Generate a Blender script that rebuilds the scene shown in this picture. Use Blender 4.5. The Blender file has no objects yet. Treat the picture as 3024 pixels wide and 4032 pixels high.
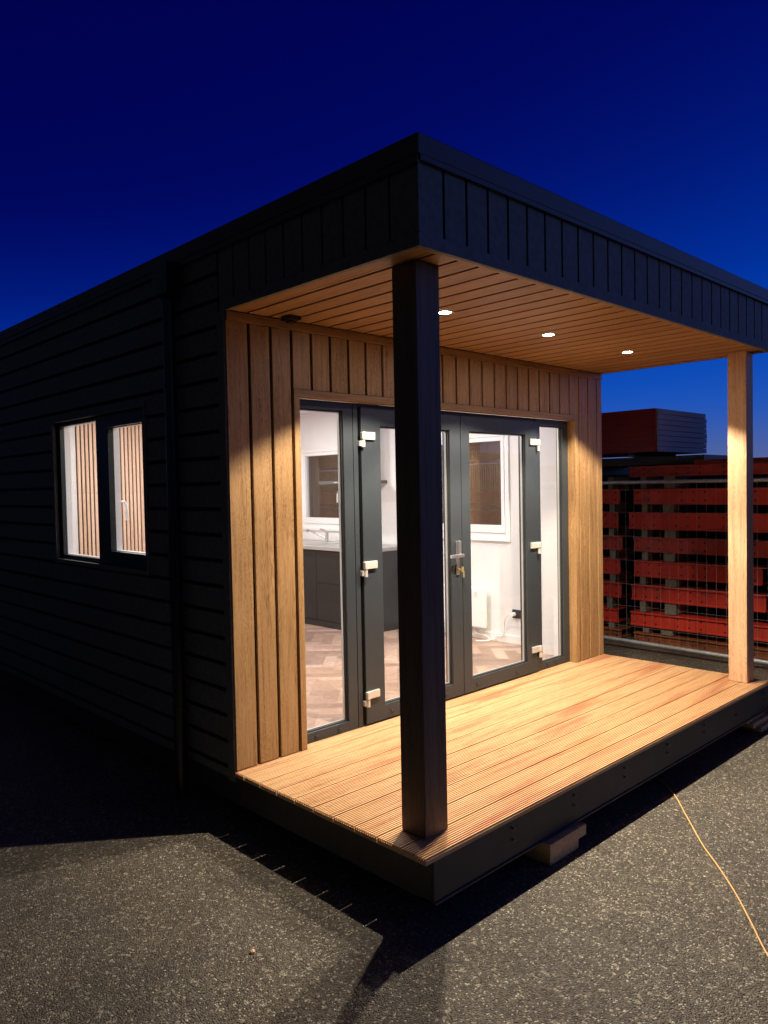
import bpy, bmesh, math, random
from mathutils import Vector, Matrix
random.seed(7)
S = bpy.context.scene
# ---------------------------------------------------------------- camera
cam_d = bpy.data.cameras.new('camera'); cam = bpy.data.objects.new('camera', cam_d); S.collection.objects.link(cam)
RT = Vector((0.7185278610646251, -0.6952361591374993, -0.019089156650636065))
UP = Vector((0.036594798000369015, 0.010383581425248294, 0.9992762390831161))
FW = Vector((0.69453476056509, 0.7187063825127219, -0.03290291935786322))
m = Matrix((RT, UP, -FW)).transposed().to_4x4(); m.translation = Vector((-2.20996, -3.46788, 1.50611))
cam.matrix_world = m
cam_d.sensor_fit = 'HORIZONTAL'; cam_d.sensor_width = 36; cam_d.lens = 35.675
cam_d.clip_start = .05; cam_d.clip_end = 3000
S.camera = cam
S.render.resolution_x = 768; S.render.resolution_y = 1024
# ---------------------------------------------------------------- dusk sky
W = bpy.data.worlds.new("World"); S.world = W; W.use_nodes = True
nt = W.node_tree; nt.nodes.clear()
out = nt.nodes.new('ShaderNodeOutputWorld'); bg = nt.nodes.new('ShaderNodeBackground')
tc = nt.nodes.new('ShaderNodeTexCoord'); sep = nt.nodes.new('ShaderNodeSeparateXYZ')
nt.links.new(tc.outputs['Generated'], sep.inputs[0])
rv = nt.nodes.new('ShaderNodeValToRGB'); cr = rv.color_ramp; cr.interpolation = 'B_SPLINE'
stops = [(0.0, (.14, .15, .27)), (.035, (.085, .125, .31)), (.10, (.010, .095, .50)), (.19, (.001, .060, .46)), (.30, (.0002, .026, .31)),
         (.44, (.0002, .008, .185)), (.60, (.0002, .0018, .105)), (.80, (.0002, .0008, .072))]
while len(cr.elements) < len(stops): cr.elements.new(.5)
for e, (p, c) in zip(cr.elements, stops): e.position = p; e.color = (*c, 1)
# afterglow lies towards +X (right of the picture): tilt the gradient that way
ma = nt.nodes.new('ShaderNodeVectorMath'); ma.operation = 'DOT_PRODUCT'; ma.inputs[1].default_value = (.83, -.56, 0)
nt.links.new(tc.outputs['Generated'], ma.inputs[0])
mm = nt.nodes.new('ShaderNodeMath'); mm.operation = 'MULTIPLY_ADD'; mm.inputs[1].default_value = -.30; mm.inputs[2].default_value = .24
nt.links.new(ma.outputs['Value'], mm.inputs[0])
mp = nt.nodes.new('ShaderNodeMath'); mp.operation = 'MULTIPLY'; mq = nt.nodes.new('ShaderNodeMath'); mq.operation = 'MULTIPLY_ADD'
# z + tilt * smooth(z): the band at the horizon itself stays level
sz = nt.nodes.new('ShaderNodeMath'); sz.operation = 'SMOOTH_MIN'; sz.inputs[1].default_value = .35; sz.inputs[2].default_value = .1
nt.links.new(sep.outputs['Z'], sz.inputs[0])
sc = nt.nodes.new('ShaderNodeMath'); sc.operation = 'MULTIPLY'; sc.inputs[1].default_value = 2.85
nt.links.new(sz.outputs[0], sc.inputs[0])
nt.links.new(sc.outputs[0], mq.inputs[0]); nt.links.new(mm.outputs[0], mq.inputs[1]); nt.links.new(sep.outputs['Z'], mq.inputs[2])
nt.links.new(mq.outputs[0], rv.inputs[0])
# the night side (-X) is far darker, the afterglow side (-Y, behind the camera) has a pale lavender band
def wr(src, a, b_, c, d):
    q = nt.nodes.new('ShaderNodeMapRange'); q.interpolation_type = 'SMOOTHSTEP'
    for i, v in zip((1, 2, 3, 4), (a, b_, c, d)): q.inputs[i].default_value = v
    nt.links.new(src, q.inputs[0]); return q.outputs[0]
def wm(op, a, b_):
    q = nt.nodes.new('ShaderNodeMath'); q.operation = op
    for i, v in enumerate((a, b_)):
        if isinstance(v, float): q.inputs[i].default_value = v
        else: nt.links.new(v, q.inputs[i])
    return q.outputs[0]
night = wr(sep.outputs['X'], -.30, .12, .06, 1.0)
glowf = wm('MULTIPLY', wm('MULTIPLY', wr(sep.outputs['Y'], .12, -.55, 0.0, 1.0), wr(sep.outputs['X'], -.35, .35, 0.0, 1.0)), wr(sep.outputs['Z'], .65, 0.0, 0.0, 1.0))
v1 = nt.nodes.new('ShaderNodeVectorMath'); v1.operation = 'SCALE'; nt.links.new(rv.outputs[0], v1.inputs[0]); nt.links.new(night, v1.inputs['Scale'])
v2 = nt.nodes.new('ShaderNodeVectorMath'); v2.operation = 'SCALE'; v2.inputs[0].default_value = (.14, .175, .33); nt.links.new(glowf, v2.inputs['Scale'])
v3 = nt.nodes.new('ShaderNodeVectorMath'); v3.operation = 'ADD'; nt.links.new(v1.outputs[0], v3.inputs[0]); nt.links.new(v2.outputs[0], v3.inputs[1])
v4 = nt.nodes.new('ShaderNodeVectorMath'); v4.operation = 'SCALE'; v4.inputs[0].default_value = (.015, .0155, .0145); nt.links.new(wr(sep.outputs['X'], .05, -.35, 0.0, 1.0), v4.inputs['Scale'])
v5 = nt.nodes.new('ShaderNodeVectorMath'); v5.operation = 'ADD'; nt.links.new(v3.outputs[0], v5.inputs[0]); nt.links.new(v4.outputs[0], v5.inputs[1])
nt.links.new(v5.outputs[0], bg.inputs[0]); nt.links.new(bg.outputs[0], out.inputs[0])
bg.inputs[1].default_value = 1.0
S.view_settings.view_transform = 'Standard'; S.view_settings.look = 'None'; S.view_settings.exposure = 0; S.view_settings.gamma = 1
S.cycles.max_bounces = 10; S.cycles.diffuse_bounces = 5; S.cycles.transparent_max_bounces = 24
S.cycles.sample_clamp_indirect = 6
PORCH_W = 315; ROOM_W = 32
# ---------------------------------------------------------------- material helpers
def mat(name):
    m = bpy.data.materials.new(name); m.use_nodes = True
    n = m.node_tree; b = n.nodes['Principled BSDF']; return m, n, b
def N(n, t, **k):
    o = n.nodes.new(t)
    for a, v in k.items():
        if isinstance(v, (int, float, tuple)) and a in o.inputs: o.inputs[a].default_value = v
        else: setattr(o, a, v)
    return o
def ramp(n, src, stops, interp='LINEAR'):
    r = n.nodes.new('ShaderNodeValToRGB'); r.color_ramp.interpolation = interp; e = r.color_ramp.elements
    while len(e) < len(stops): e.new(.5)
    for q, (p, c) in zip(e, stops): q.position = p; q.color = (*c, 1) if len(c) == 3 else c
    n.links.new(src, r.inputs[0]); return r
def plain(name, col, rough=.5, metal=0, noise=0, nscale=20, bump=0, spec=.5):
    m, n, b = mat(name)
    b.inputs['Base Color'].default_value = (*col, 1); b.inputs['Roughness'].default_value = rough; b.inputs['Metallic'].default_value = metal
    b.inputs['Specular IOR Level'].default_value = spec
    t = N(n, 'ShaderNodeTexCoord'); z = N(n, 'ShaderNodeTexNoise', Scale=float(nscale), Detail=6.0)
    n.links.new(t.outputs['Object'], z.inputs['Vector'])
    if noise:
        r = ramp(n, z.outputs['Fac'], [(.3, tuple(c * (1 - noise) for c in col)), (.7, tuple(min(1, c * (1 + noise)) for c in col))])
        n.links.new(r.outputs[0], b.inputs['Base Color'])
    if bump:
        z2 = N(n, 'ShaderNodeTexNoise', Scale=float(nscale) * 12, Detail=3.0); n.links.new(t.outputs['Object'], z2.inputs['Vector'])
        bp = N(n, 'ShaderNodeBump', Strength=bump, Distance=.002); n.links.new(z2.outputs['Fac'], bp.inputs['Height']); n.links.new(bp.outputs[0], b.inputs['Normal'])
    return m
def wood(name, cols, axis='Z', rough=.45, fine=55, stretch=.05, knots=0, redblotch=0, vary=.35, distort=1.2, ring=0.0):
    """grain running along one axis, offset per board (mesh island)"""
    m, n, b = mat(name)
    t = N(n, 'ShaderNodeTexCoord'); g = N(n, 'ShaderNodeNewGeometry')
    rnd = N(n, 'ShaderNodeVectorMath', operation='SCALE'); rnd.inputs[0].default_value = (17.3, 9.1, 23.7)
    n.links.new(g.outputs['Random Per Island'], rnd.inputs['Scale'])
    ad = N(n, 'ShaderNodeVectorMath', operation='ADD'); n.links.new(t.outputs['Object'], ad.inputs[0]); n.links.new(rnd.outputs[0], ad.inputs[1])
    sc = [1, 1, 1]; sc['XYZ'.index(axis)] = stretch
    mp = N(n, 'ShaderNodeMapping'); mp.inputs['Scale'].default_value = sc; n.links.new(ad.outputs[0], mp.inputs[0])
    n1 = N(n, 'ShaderNodeTexNoise', Scale=float(fine), Detail=8.0, Roughness=.62, Distortion=.6); n.links.new(mp.outputs[0], n1.inputs['Vector'])
    sc2 = [1, 1, 1]; sc2['XYZ'.index(axis)] = stretch * 2.6
    mp2 = N(n, 'ShaderNodeMapping'); mp2.inputs['Scale'].default_value = sc2; n.links.new(ad.outputs[0], mp2.inputs[0])
    n2 = N(n, 'ShaderNodeTexNoise', Scale=9.0, Detail=4.0, Distortion=distort); n.links.new(mp2.outputs[0], n2.inputs['Vector'])
    # cathedral figure: contour lines of a stretched noise
    mu = N(n, 'ShaderNodeMath', operation='MULTIPLY'); mu.inputs[1].default_value = 22; n.links.new(n2.outputs['Fac'], mu.inputs[0])
    fr = N(n, 'ShaderNodeMath', operation='PINGPONG'); fr.inputs[1].default_value = .5; n.links.new(mu.outputs[0], fr.inputs[0])
    mx = N(n, 'ShaderNodeMath', operation='MULTIPLY_ADD'); mx.inputs[1].default_value = .42 + ring; n.links.new(fr.outputs[0], mx.inputs[0]); n.links.new(n1.outputs['Fac'], mx.inputs[2])
    off = N(n, 'ShaderNodeMath', operation='MULTIPLY_ADD'); off.inputs[1].default_value = vary; n.links.new(g.outputs['Random Per Island'], off.inputs[0])
    n.links.new(mx.outputs[0], off.inputs[2])
    r = ramp(n, off.outputs[0], [(.42, cols[0]), (.62, cols[1]), (.88, cols[2])])
    c = r.outputs[0]
    if redblotch:
        n3 = N(n, 'ShaderNodeTexNoise', Scale=5.0, Detail=5.0, Distortion=1.5); n.links.new(mp2.outputs[0], n3.inputs['Vector'])
        r3 = ramp(n, n3.outputs['Fac'], [(.53, (0, 0, 0)), (.68, (1, 1, 1))])
        mc = N(n, 'ShaderNodeMix', data_type='RGBA'); mf = N(n, 'ShaderNodeMath', operation='MULTIPLY'); mf.inputs[1].default_value = redblotch
        n.links.new(r3.outputs[0], mf.inputs[0]); n.links.new(mf.outputs[0], mc.inputs[0]); n.links.new(c, mc.inputs[6])
        mc.inputs[7].default_value = (.42, .115, .045, 1); c = mc.outputs[2]
    if knots:
        sk = [1, 1, 1]; sk['XYZ'.index(axis)] = .55
        mk = N(n, 'ShaderNodeMapping'); mk.inputs['Scale'].default_value = sk; n.links.new(ad.outputs[0], mk.inputs[0])
        v = N(n, 'ShaderNodeTexVoronoi', Scale=float(knots)); n.links.new(mk.outputs[0], v.inputs['Vector'])
        rk = ramp(n, v.outputs['Distance'], [(.018, (.8, .8, .8)), (.035, (.25, .25, .25)), (.08, (0, 0, 0))])
        mc = N(n, 'ShaderNodeMix', data_type='RGBA'); n.links.new(rk.outputs[0], mc.inputs[0]); n.links.new(c, mc.inputs[6])
        mc.inputs[7].default_value = (.16, .05, .02, 1); c = mc.outputs[2]
    n.links.new(c, b.inputs['Base Color']); b.inputs['Roughness'].default_value = rough; b.inputs['Specular IOR Level'].default_value = .35
    bp = N(n, 'ShaderNodeBump', Strength=.25, Distance=.0015); n.links.new(n1.outputs['Fac'], bp.inputs['Height']); n.links.new(bp.outputs[0], b.inputs['Normal'])
    return m
def emit(name, col, s):
    m, n, b = mat(name); b.inputs['Base Color'].default_value = (.8, .8, .8, 1)
    b.inputs['Emission Color'].default_value = (*col, 1); b.inputs['Emission Strength'].default_value = s; return m
def glass(name, f0=.05, tint=(.97, .98, .97)):
    m = bpy.data.materials.new(name); m.use_nodes = True; n = m.node_tree; n.nodes.clear()
    o = N(n, 'ShaderNodeOutputMaterial'); tr = N(n, 'ShaderNodeBsdfTransparent'); tr.inputs[0].default_value = (*tint, 1)
    gl = N(n, 'ShaderNodeBsdfAnisotropic'); gl.inputs['Roughness'].default_value = .0
    ge = N(n, 'ShaderNodeNewGeometry'); d = N(n, 'ShaderNodeVectorMath', operation='DOT_PRODUCT')
    n.links.new(ge.outputs['Normal'], d.inputs[0]); n.links.new(ge.outputs['Incoming'], d.inputs[1])
    a = N(n, 'ShaderNodeMath', operation='ABSOLUTE'); n.links.new(d.outputs['Value'], a.inputs[0])
    s = N(n, 'ShaderNodeMath', operation='SUBTRACT'); s.inputs[0].default_value = 1; n.links.new(a.outputs[0], s.inputs[1])
    p = N(n, 'ShaderNodeMath', operation='POWER'); p.inputs[1].default_value = 5; n.links.new(s.outputs[0], p.inputs[0])
    q = N(n, 'ShaderNodeMath', operation='MULTIPLY_ADD'); q.inputs[1].default_value = 1 - f0; q.inputs[2].default_value = f0; n.links.new(p.outputs[0], q.inputs[0])
    mx = N(n, 'ShaderNodeMixShader'); n.links.new(q.outputs[0], mx.inputs[0]); n.links.new(tr.outputs[0], mx.inputs[1]); n.links.new(gl.outputs[0], mx.inputs[2])
    n.links.new(mx.outputs[0], o.inputs[0]); return m
M = {}
M['oak_v'] = wood('oak cladding upright', [(.15, .074, .028), (.30, .163, .064), (.40, .24, .105)], 'Z', .42, 48, .045, vary=.14, distort=2.6, ring=.22)
M['oak_h'] = wood('oak trim lengthwise', [(.16, .085, .034), (.28, .16, .07), (.35, .215, .10)], 'X', .42, 48, .045, vary=.1)
M['oak_y'] = wood('oak soffit boards', [(.21, .098, .040), (.33, .165, .070), (.42, .23, .10)], 'Y', .45, 60, .03, vary=.12)
M['larch'] = wood('larch decking', [(.38, .17, .075), (.61, .365, .175), (.72, .49, .26)], 'X', .5, 70, .03, knots=2.3, redblotch=.6, vary=.22, distort=1.2, ring=-.22)
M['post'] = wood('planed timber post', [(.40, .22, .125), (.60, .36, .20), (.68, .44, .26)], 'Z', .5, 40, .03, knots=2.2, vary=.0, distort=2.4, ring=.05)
M['shadepost'] = wood('timber post with painted shade', [(.085, .058, .042), (.130, .090, .066), (.160, .115, .085)], 'Z', .55, 40, .03, vary=.0)  # same timber as the far post, shade painted into the colour
M['rough_wood'] = wood('sawn timber block', [(.34, .22, .11), (.52, .36, .19), (.66, .48, .28)], 'Y', .8, 45, .06, vary=.2)
M['grey_wood'] = wood('weathered timber', [(.09, .08, .06), (.17, .15, .11), (.26, .23, .18)], 'X', .85, 45, .06, vary=.25)
M['slat'] = wood('pale oak slat', [(.52, .33, .22), (.66, .45, .32), (.76, .55, .41)], 'Z', .5, 60, .03, vary=.2)
M['felt'] = plain('black felt', (.01, .01, .011), .95)
M['clad'] = plain('charcoal composite cladding', (.125, .128, .118), .62, noise=.22, nscale=30, bump=.5)
M['groove'] = plain('black groove backing', (.008, .008, .009), .8)
M['roofmetal'] = plain('dark roof flashing', (.030, .032, .040), .45, noise=.1, nscale=8)
M['pipe'] = plain('black rainwater pipe', (.012, .013, .014), .28)
M['frame'] = plain('anthracite window frame', (.030, .036, .040), .40, noise=.06, nscale=40, bump=.15)
M['gasket'] = plain('black gasket', (.01, .01, .01), .6)
M['bead'] = plain('aluminium glazing spacer', (.55, .55, .53), .35, .6)
M['hinge'] = plain('satin metal hinge', (.62, .60, .54), .38, .35)
M['steel'] = plain('brushed steel', (.62, .62, .62), .28, .9)
M['brass'] = plain('brass key', (.75, .6, .25), .3, .9)
M['whitepaint'] = plain('white wall paint', (.80, .79, .78), .75, noise=.02, nscale=6, bump=.12)
M['upvc'] = plain('white window frame plastic', (.86, .86, .87), .3)
M['heater'] = plain('white enamel', (.85, .85, .84), .35)
M['cabinet'] = plain('anthracite cabinet', (.022, .024, .025), .22)
M['worktop'] = plain('grey worktop', (.36, .35, .34), .35, noise=.2, nscale=120)
M['socket'] = plain('black socket plate', (.02, .02, .022), .3)
M['whiteplastic'] = plain('white plastic', (.82, .82, .80), .4)
M['hoodmetal'] = plain('graphite enamel', (.10, .10, .10), .4)
M['film'] = plain('clear film creases', (.5, .5, .5), .15)
M['beam'] = plain('black painted channel beam', (.040, .038, .035), .55, noise=.15, nscale=12, bump=.3)
M['bolt'] = plain('galvanised bolt', (.45, .45, .43), .4, .8)
M['darkbolt'] = plain('dull zinc bolt', (.16, .155, .14), .45, .5)
M['galv'] = plain('galvanised steel', (.42, .44, .44), .5, .5, noise=.2, nscale=30)
M['wire'] = plain('galvanised wire', (.22, .22, .22), .5, .4)
M['cable'] = plain('orange cable sheath', (.85, .46, .16), .45)
M['sensor'] = plain('black sensor housing', (.012, .012, .013), .35)
M['glass'] = glass('pane glass')
M['roomglass'] = glass('double glazing of the room windows', .14)
M['lens'] = emit('lit lamp lens', (1, .89, .74), 230)
M['roomlens'] = emit('lit ceiling lamp', (1, .95, .92), 8)
# red painted steel, worn and dirty
def redmat(name, base, dirt, rough=.55, cover=.5):
    m, n, b = mat(name); t = N(n, 'ShaderNodeTexCoord')
    g = N(n, 'ShaderNodeNewGeometry'); ad = N(n, 'ShaderNodeVectorMath', operation='ADD'); n.links.new(t.outputs['Object'], ad.inputs[0])
    cb = N(n, 'ShaderNodeObjectInfo'); sc = N(n, 'ShaderNodeVectorMath', operation='SCALE'); sc.inputs[0].default_value = (7, 31, 13)
    n.links.new(cb.outputs['Random'], sc.inputs['Scale']); n.links.new(sc.outputs[0], ad.inputs[1])
    z = N(n, 'ShaderNodeTexNoise', Scale=3.5, Detail=8.0, Roughness=.7); n.links.new(ad.outputs[0], z.inputs['Vector'])
    r = ramp(n, z.outputs['Fac'], [(cover, base), (cover + .09, tuple(a * .6 + d * .4 for a, d in zip(base, dirt))), (cover + .2, dirt)])
    n.links.new(r.outputs[0], b.inputs['Base Color']); b.inputs['Roughness'].default_value = rough
    return m
M['red'] = redmat('red painted steel', (.64, .040, .017), (.17, .033, .02), cover=.54)
M['redworn'] = redmat('worn red painted steel', (.46, .036, .018), (.06, .032, .02), cover=.47)
M['rust'] = redmat('rusty orange steel', (.30, .085, .03), (.10, .04, .02), cover=.5)
M['redply'] = redmat('red coated panel', (.28, .009, .007), (.19, .008, .007), .4, .5)
# asphalt with exposed aggregate
def asphalt():
    m, n, b = mat('worn asphalt with exposed stones'); t = N(n, 'ShaderNodeTexCoord'); P = t.outputs['Object']
    v = N(n, 'ShaderNodeTexVoronoi', Scale=150.0); n.links.new(P, v.inputs['Vector'])
    v2 = N(n, 'ShaderNodeTexVoronoi', Scale=80.0); n.links.new(P, v2.inputs['Vector'])
    sp = N(n, 'ShaderNodeSeparateColor'); n.links.new(v.outputs['Color'], sp.inputs[0])
    r = ramp(n, sp.outputs[0], [(0, (.055, .044, .031)), (.30, (.100, .083, .061)), (.62, (.155, .131, .098)), (.85, (.24, .21, .16)), (.955, (.70, .65, .52))], 'CONSTANT')
    sp2 = N(n, 'ShaderNodeSeparateColor'); n.links.new(v2.outputs['Color'], sp2.inputs[0])
    r2 = ramp(n, sp2.outputs[1], [(0, (.06, .048, .034)), (.45, (.125, .105, .078)), (.82, (.195, .166, .125)), (.955, (.60, .53, .40))], 'CONSTANT')
    mx = N(n, 'ShaderNodeMix', data_type='RGBA'); mx.inputs[0].default_value = .42; n.links.new(r.outputs[0], mx.inputs[6]); n.links.new(r2.outputs[0], mx.inputs[7])
    big = N(n, 'ShaderNodeTexNoise', Scale=1.6, Detail=5.0); n.links.new(P, big.inputs['Vector'])
    rb = ramp(n, big.outputs['Fac'], [(.3, (.66, .64, .62)), (.7, (1.15, 1.12, 1.05))])
    mu = N(n, 'ShaderNodeMix', data_type='RGBA', blend_type='MULTIPLY'); mu.inputs[0].default_value = 1
    n.links.new(mx.outputs[2], mu.inputs[6]); n.links.new(rb.outputs[0], mu.inputs[7]); n.links.new(mu.outputs[2], b.inputs['Base Color'])
    ed = N(n, 'ShaderNodeMath', operation='MULTIPLY'); n.links.new(v.outputs['Distance'], ed.inputs[0]); ed.inputs[1].default_value = -1
    e2 = N(n, 'ShaderNodeMath', operation='MULTIPLY_ADD'); n.links.new(sp.outputs[2], e2.inputs[0]); e2.inputs[1].default_value = .9; n.links.new(ed.outputs[0], e2.inputs[2])
    bp = N(n, 'ShaderNodeBump', Strength=1.0, Distance=.0075); n.links.new(e2.outputs[0], bp.inputs['Height']); n.links.new(bp.outputs[0], b.inputs['Normal'])
    b.inputs['Roughness'].default_value = .62; return m
M['asphalt'] = asphalt()
M['stone'] = None
# ---------------------------------------------------------------- mesh helpers
class MB:
    def __init__(s): s.v = []; s.f = []; s.mi = []
    def box(s, x0, x1, y0, y1, z0, z1, mi=0, bev=0):
        if x0 > x1: x0, x1 = x1, x0
        if y0 > y1: y0, y1 = y1, y0
        if z0 > z1: z0, z1 = z1, z0
        if bev <= 0:
            b = len(s.v)
            s.v += [(x, y, z) for z in (z0, z1) for y in (y0, y1) for x in (x0, x1)]
            for f in ((0, 2, 3, 1), (4, 5, 7, 6), (0, 1, 5, 4), (2, 6, 7, 3), (0, 4, 6, 2), (1, 3, 7, 5)): s.f.append(tuple(b + i for i in f)); s.mi.append(mi)
        else:
            bm = bmesh.new(); bmesh.ops.create_cube(bm, size=1)
            for v in bm.verts: v.co = Vector(((x0 + x1) / 2 + v.co.x * (x1 - x0), (y0 + y1) / 2 + v.co.y * (y1 - y0), (z0 + z1) / 2 + v.co.z * (z1 - z0)))
            bmesh.ops.bevel(bm, geom=bm.edges[:], offset=bev, segments=2, profile=.6, affect='EDGES', clamp_overlap=True); s.add(bm, mi)
        return s
    def add(s, bm, mi=0, M_=None):
        b = len(s.v); bm.verts.index_update()
        for v in bm.verts: s.v.append(tuple((M_ @ v.co) if M_ else v.co))
        for f in bm.faces: s.f.append(tuple(b + v.index for v in f.verts)); s.mi.append(mi)
        bm.free(); return s
    def cyl(s, p0, p1, r, seg=16, mi=0, r2=None):
        p0, p1 = Vector(p0), Vector(p1); d = p1 - p0; bm = bmesh.new()
        bmesh.ops.create_cone(bm, cap_ends=True, segments=seg, radius1=r, radius2=r if r2 is None else r2, depth=d.length)
        return s.add(bm, mi, Matrix.Translation((p0 + p1) / 2) @ d.to_track_quat('Z', 'Y').to_matrix().to_4x4())
    def sweep(s, pts, r, seg=8, mi=0):
        pts = [Vector(p) for p in pts]; b = len(s.v); n = len(pts)
        for i, p in enumerate(pts):
            d = (pts[min(i + 1, n - 1)] - pts[max(i - 1, 0)]).normalized()
            u = d.cross(Vector((0, 0, 1)) if abs(d.z) < .95 else Vector((1, 0, 0))).normalized(); w = d.cross(u)
            for k in range(seg):
                a = 2 * math.pi * k / seg; s.v.append(tuple(p + u * math.cos(a) * r + w * math.sin(a) * r))
        for i in range(n - 1):
            for k in range(seg):
                s.f.append((b + i * seg + k, b + i * seg + (k + 1) % seg, b + (i + 1) * seg + (k + 1) % seg, b + (i + 1) * seg + k)); s.mi.append(mi)
        s.f.append(tuple(b + k for k in range(seg))[::-1]); s.mi.append(mi)
        s.f.append(tuple(b + (n - 1) * seg + k for k in range(seg))); s.mi.append(mi)
        return s
    def extrude_x(s, prof, x0, x1, mi=0):
        """closed profile of (y,z) swept along x, capped"""
        b = len(s.v); n = len(prof)
        for x in (x0, x1): s.v += [(x, y, z) for y, z in prof]
        for k in range(n): s.f.append((b + k, b + (k + 1) % n, b + n + (k + 1) % n, b + n + k)); s.mi.append(mi)
        s.f.append(tuple(b + k for k in range(n))[::-1]); s.mi.append(mi); s.f.append(tuple(b + n + k for k in range(n))); s.mi.append(mi)
        return s
    def extrude_y(s, prof, y0, y1, mi=0):
        b = len(s.v); n = len(prof)
        for y in (y0, y1): s.v += [(x, y, z) for x, z in prof]
        for k in range(n): s.f.append((b + k, b + n + k, b + n + (k + 1) % n, b + (k + 1) % n)); s.mi.append(mi)
        s.f.append(tuple(b + k for k in range(n))); s.mi.append(mi); s.f.append(tuple(b + n + k for k in range(n))[::-1]); s.mi.append(mi)
        return s
    def build(s, name, mats, parent=None, label=None, smooth=False):
        o0 = Vector(wloc(parent)) if parent else Vector((0, 0, 0))
        me = bpy.data.meshes.new(name); me.from_pydata([tuple(Vector(v) - o0) for v in s.v], [], s.f)
        if not isinstance(mats, (list, tuple)): mats = [mats]
        for q in mats: me.materials.append(q)
        me.polygons.foreach_set('material_index', s.mi); me.update()
        bm = bmesh.new(); bm.from_mesh(me); bmesh.ops.recalc_face_normals(bm, faces=bm.faces[:]); bm.to_mesh(me); bm.free()
        if smooth:
            me.polygons.foreach_set('use_smooth', [True] * len(me.polygons))
            me.set_sharp_from_angle(angle=math.radians(40))
        o = bpy.data.objects.new(name, me); S.collection.objects.link(o)
        if parent: o.parent = parent
        if label: o['label'] = label
        return o
def wloc(o):
    v = Vector(o.location); p = o.parent
    while p: v += Vector(p.location); p = p.parent
    return v
def tag(o, label, cat, group=None):
    o['label'] = label; o['category'] = cat
    if group: o['group'] = group
    return o
def thing(name, label, cat, loc, group=None):
    o = bpy.data.objects.new(name, None); S.collection.objects.link(o); o.location = loc; o.empty_display_size = .1
    return tag(o, label, cat, group)
def copy_tree(o, parent=None, shift=None):
    c = o.copy(); S.collection.objects.link(c)
    if parent: c.parent = parent
    if shift: c.location = Vector(o.location) + Vector(shift)
    for ch in list(o.children): copy_tree(ch, c)
    return c
def B(name, m, parent, *boxes, bev=0, label=None):
    mb = MB()
    for b in boxes: mb.box(*b, bev=bev)
    return mb.build(name, m, parent, label)
G = -.32          # asphalt level (deck surface is z = 0)
CW, CD, SOF, FD = 3.786, 1.392, 2.45, 1.41
YB = 7.6          # back of the cabin
# ---------------------------------------------------------------- ground
g = MB(); g.v = [(-900, -900, G), (900, -900, G), (900, 900, G), (-900, 900, G)]; g.f = [(0, 1, 2, 3)]; g.mi = [0]
o = g.build('ground', M['asphalt']); o['kind'] = 'structure'
# ================================================================ the cabin
cabin = thing('garden_cabin', 'charcoal clad cabin with oak lined covered porch, lit from inside', 'cabin', (CW / 2, 3.1, G))
# ---- left side wall: horizontal charcoal boards with dark grooves; window opening y .93..2.375, z 1.015..2.03
WY0, WY1, WZ0, WZ1 = .93, 2.375, 1.015, 2.03
def hboards(y0, y1, mb, x=0.0, out=-1, ztop=2.79, zbot=-.05):
    z = 2.376 - .1395 * 20; zs = []
    while z < ztop: zs.append(z); z += .1395
    for k, z0 in enumerate(zs):
        a, b_ = z0 + .014, z0 + .1395 - .009
        a = max(a, zbot); b_ = min(b_, ztop)
        if b_ - a < .02: continue
        segs = [(y0, y1)]
        if b_ > WZ0 - .02 and a < WZ1 + .02 and out < 0:
            if a < WZ0 - .02: pass
            lo, hi = WY0 - .02, WY1 + .02
            segs = []
            if y0 < lo: segs.append((y0, min(y1, lo)))
            if y1 > hi: segs.append((max(y0, hi), y1))
            if not segs: 
                pass
            if a < WZ0 - .02: mb.box(x, x + .018 * -out, max(y0, lo), min(y1, hi), a, WZ0 - .02)
            if b_ > WZ1 + .02: mb.box(x, x + .018 * -out, max(y0, lo), min(y1, hi), WZ1 + .02, b_)
        for s0, s1 in segs:
            if s1 - s0 > .005: mb.box(x, x + .018 * -out, s0, s1, a, b_)
mb = MB(); hboards(.062, YB, mb); mb.build('side_cladding', M['clad'], cabin)
mb = MB()
mb.box(.018, .03, .02, YB, -.06, WZ0); mb.box(.018, .03, .02, YB, WZ1, 2.79)
mb.box(.018, .03, .02, WY0, WZ0, WZ1); mb.box(.018, .03, WY1, YB, WZ0, WZ1)
mb.build('side_backing', M['groove'], cabin)
# side wall above the porch zone: canopy side fascia with vertical boards
mb = MB()
ys = [.035 - .1435 * k for k in range(0, 12)]
for k in range(10):
    a, b_ = ys[k + 1] + .015, ys[k] - (0 if k == 0 else 0)
    if ys[k + 1] < -FD: a = -FD + .0
    if b_ > -FD + .03: mb.box(-.003, .016, max(a, -FD + .022), b_, 2.504, 2.795)
mb.build('canopy_side_cladding', M['clad'], cabin)
mb = MB(); mb.box(.016, .05, -FD + .05, .03, 2.452, 2.79); mb.build('canopy_side_backing', M['groove'], cabin)
B('canopy_side_trim', M['clad'], cabin, (-.006, .016, -FD + .022, .034, 2.448, 2.502))
# canopy front fascia
mb = MB(); x = .012; k = 0
while x < CW - .02:
    x1 = min(x + .128, CW - .004)
    mb.box(x, x1, -FD, -FD + .018, 2.504, 2.795); x += .1435; k += 1
mb.build('fascia_cladding', M['clad'], cabin)
B('fascia_backing', M['groove'], cabin, (.03, CW - .02, -FD + .018, -FD + .04, 2.452, 2.79))
B('fascia_trim', M['clad'], cabin, (-.006, CW + .004, -FD - .004, -FD + .018, 2.448, 2.502))
B('fascia_corner', M['clad'], cabin, (-.006, .010, -FD - .004, -FD + .022, 2.504, 2.795))
# right side of the canopy and of the cabin
B('canopy_end_cladding', M['clad'], cabin, (CW - .014, CW + .004, -FD + .022, .03, 2.448, 2.795))
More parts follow.
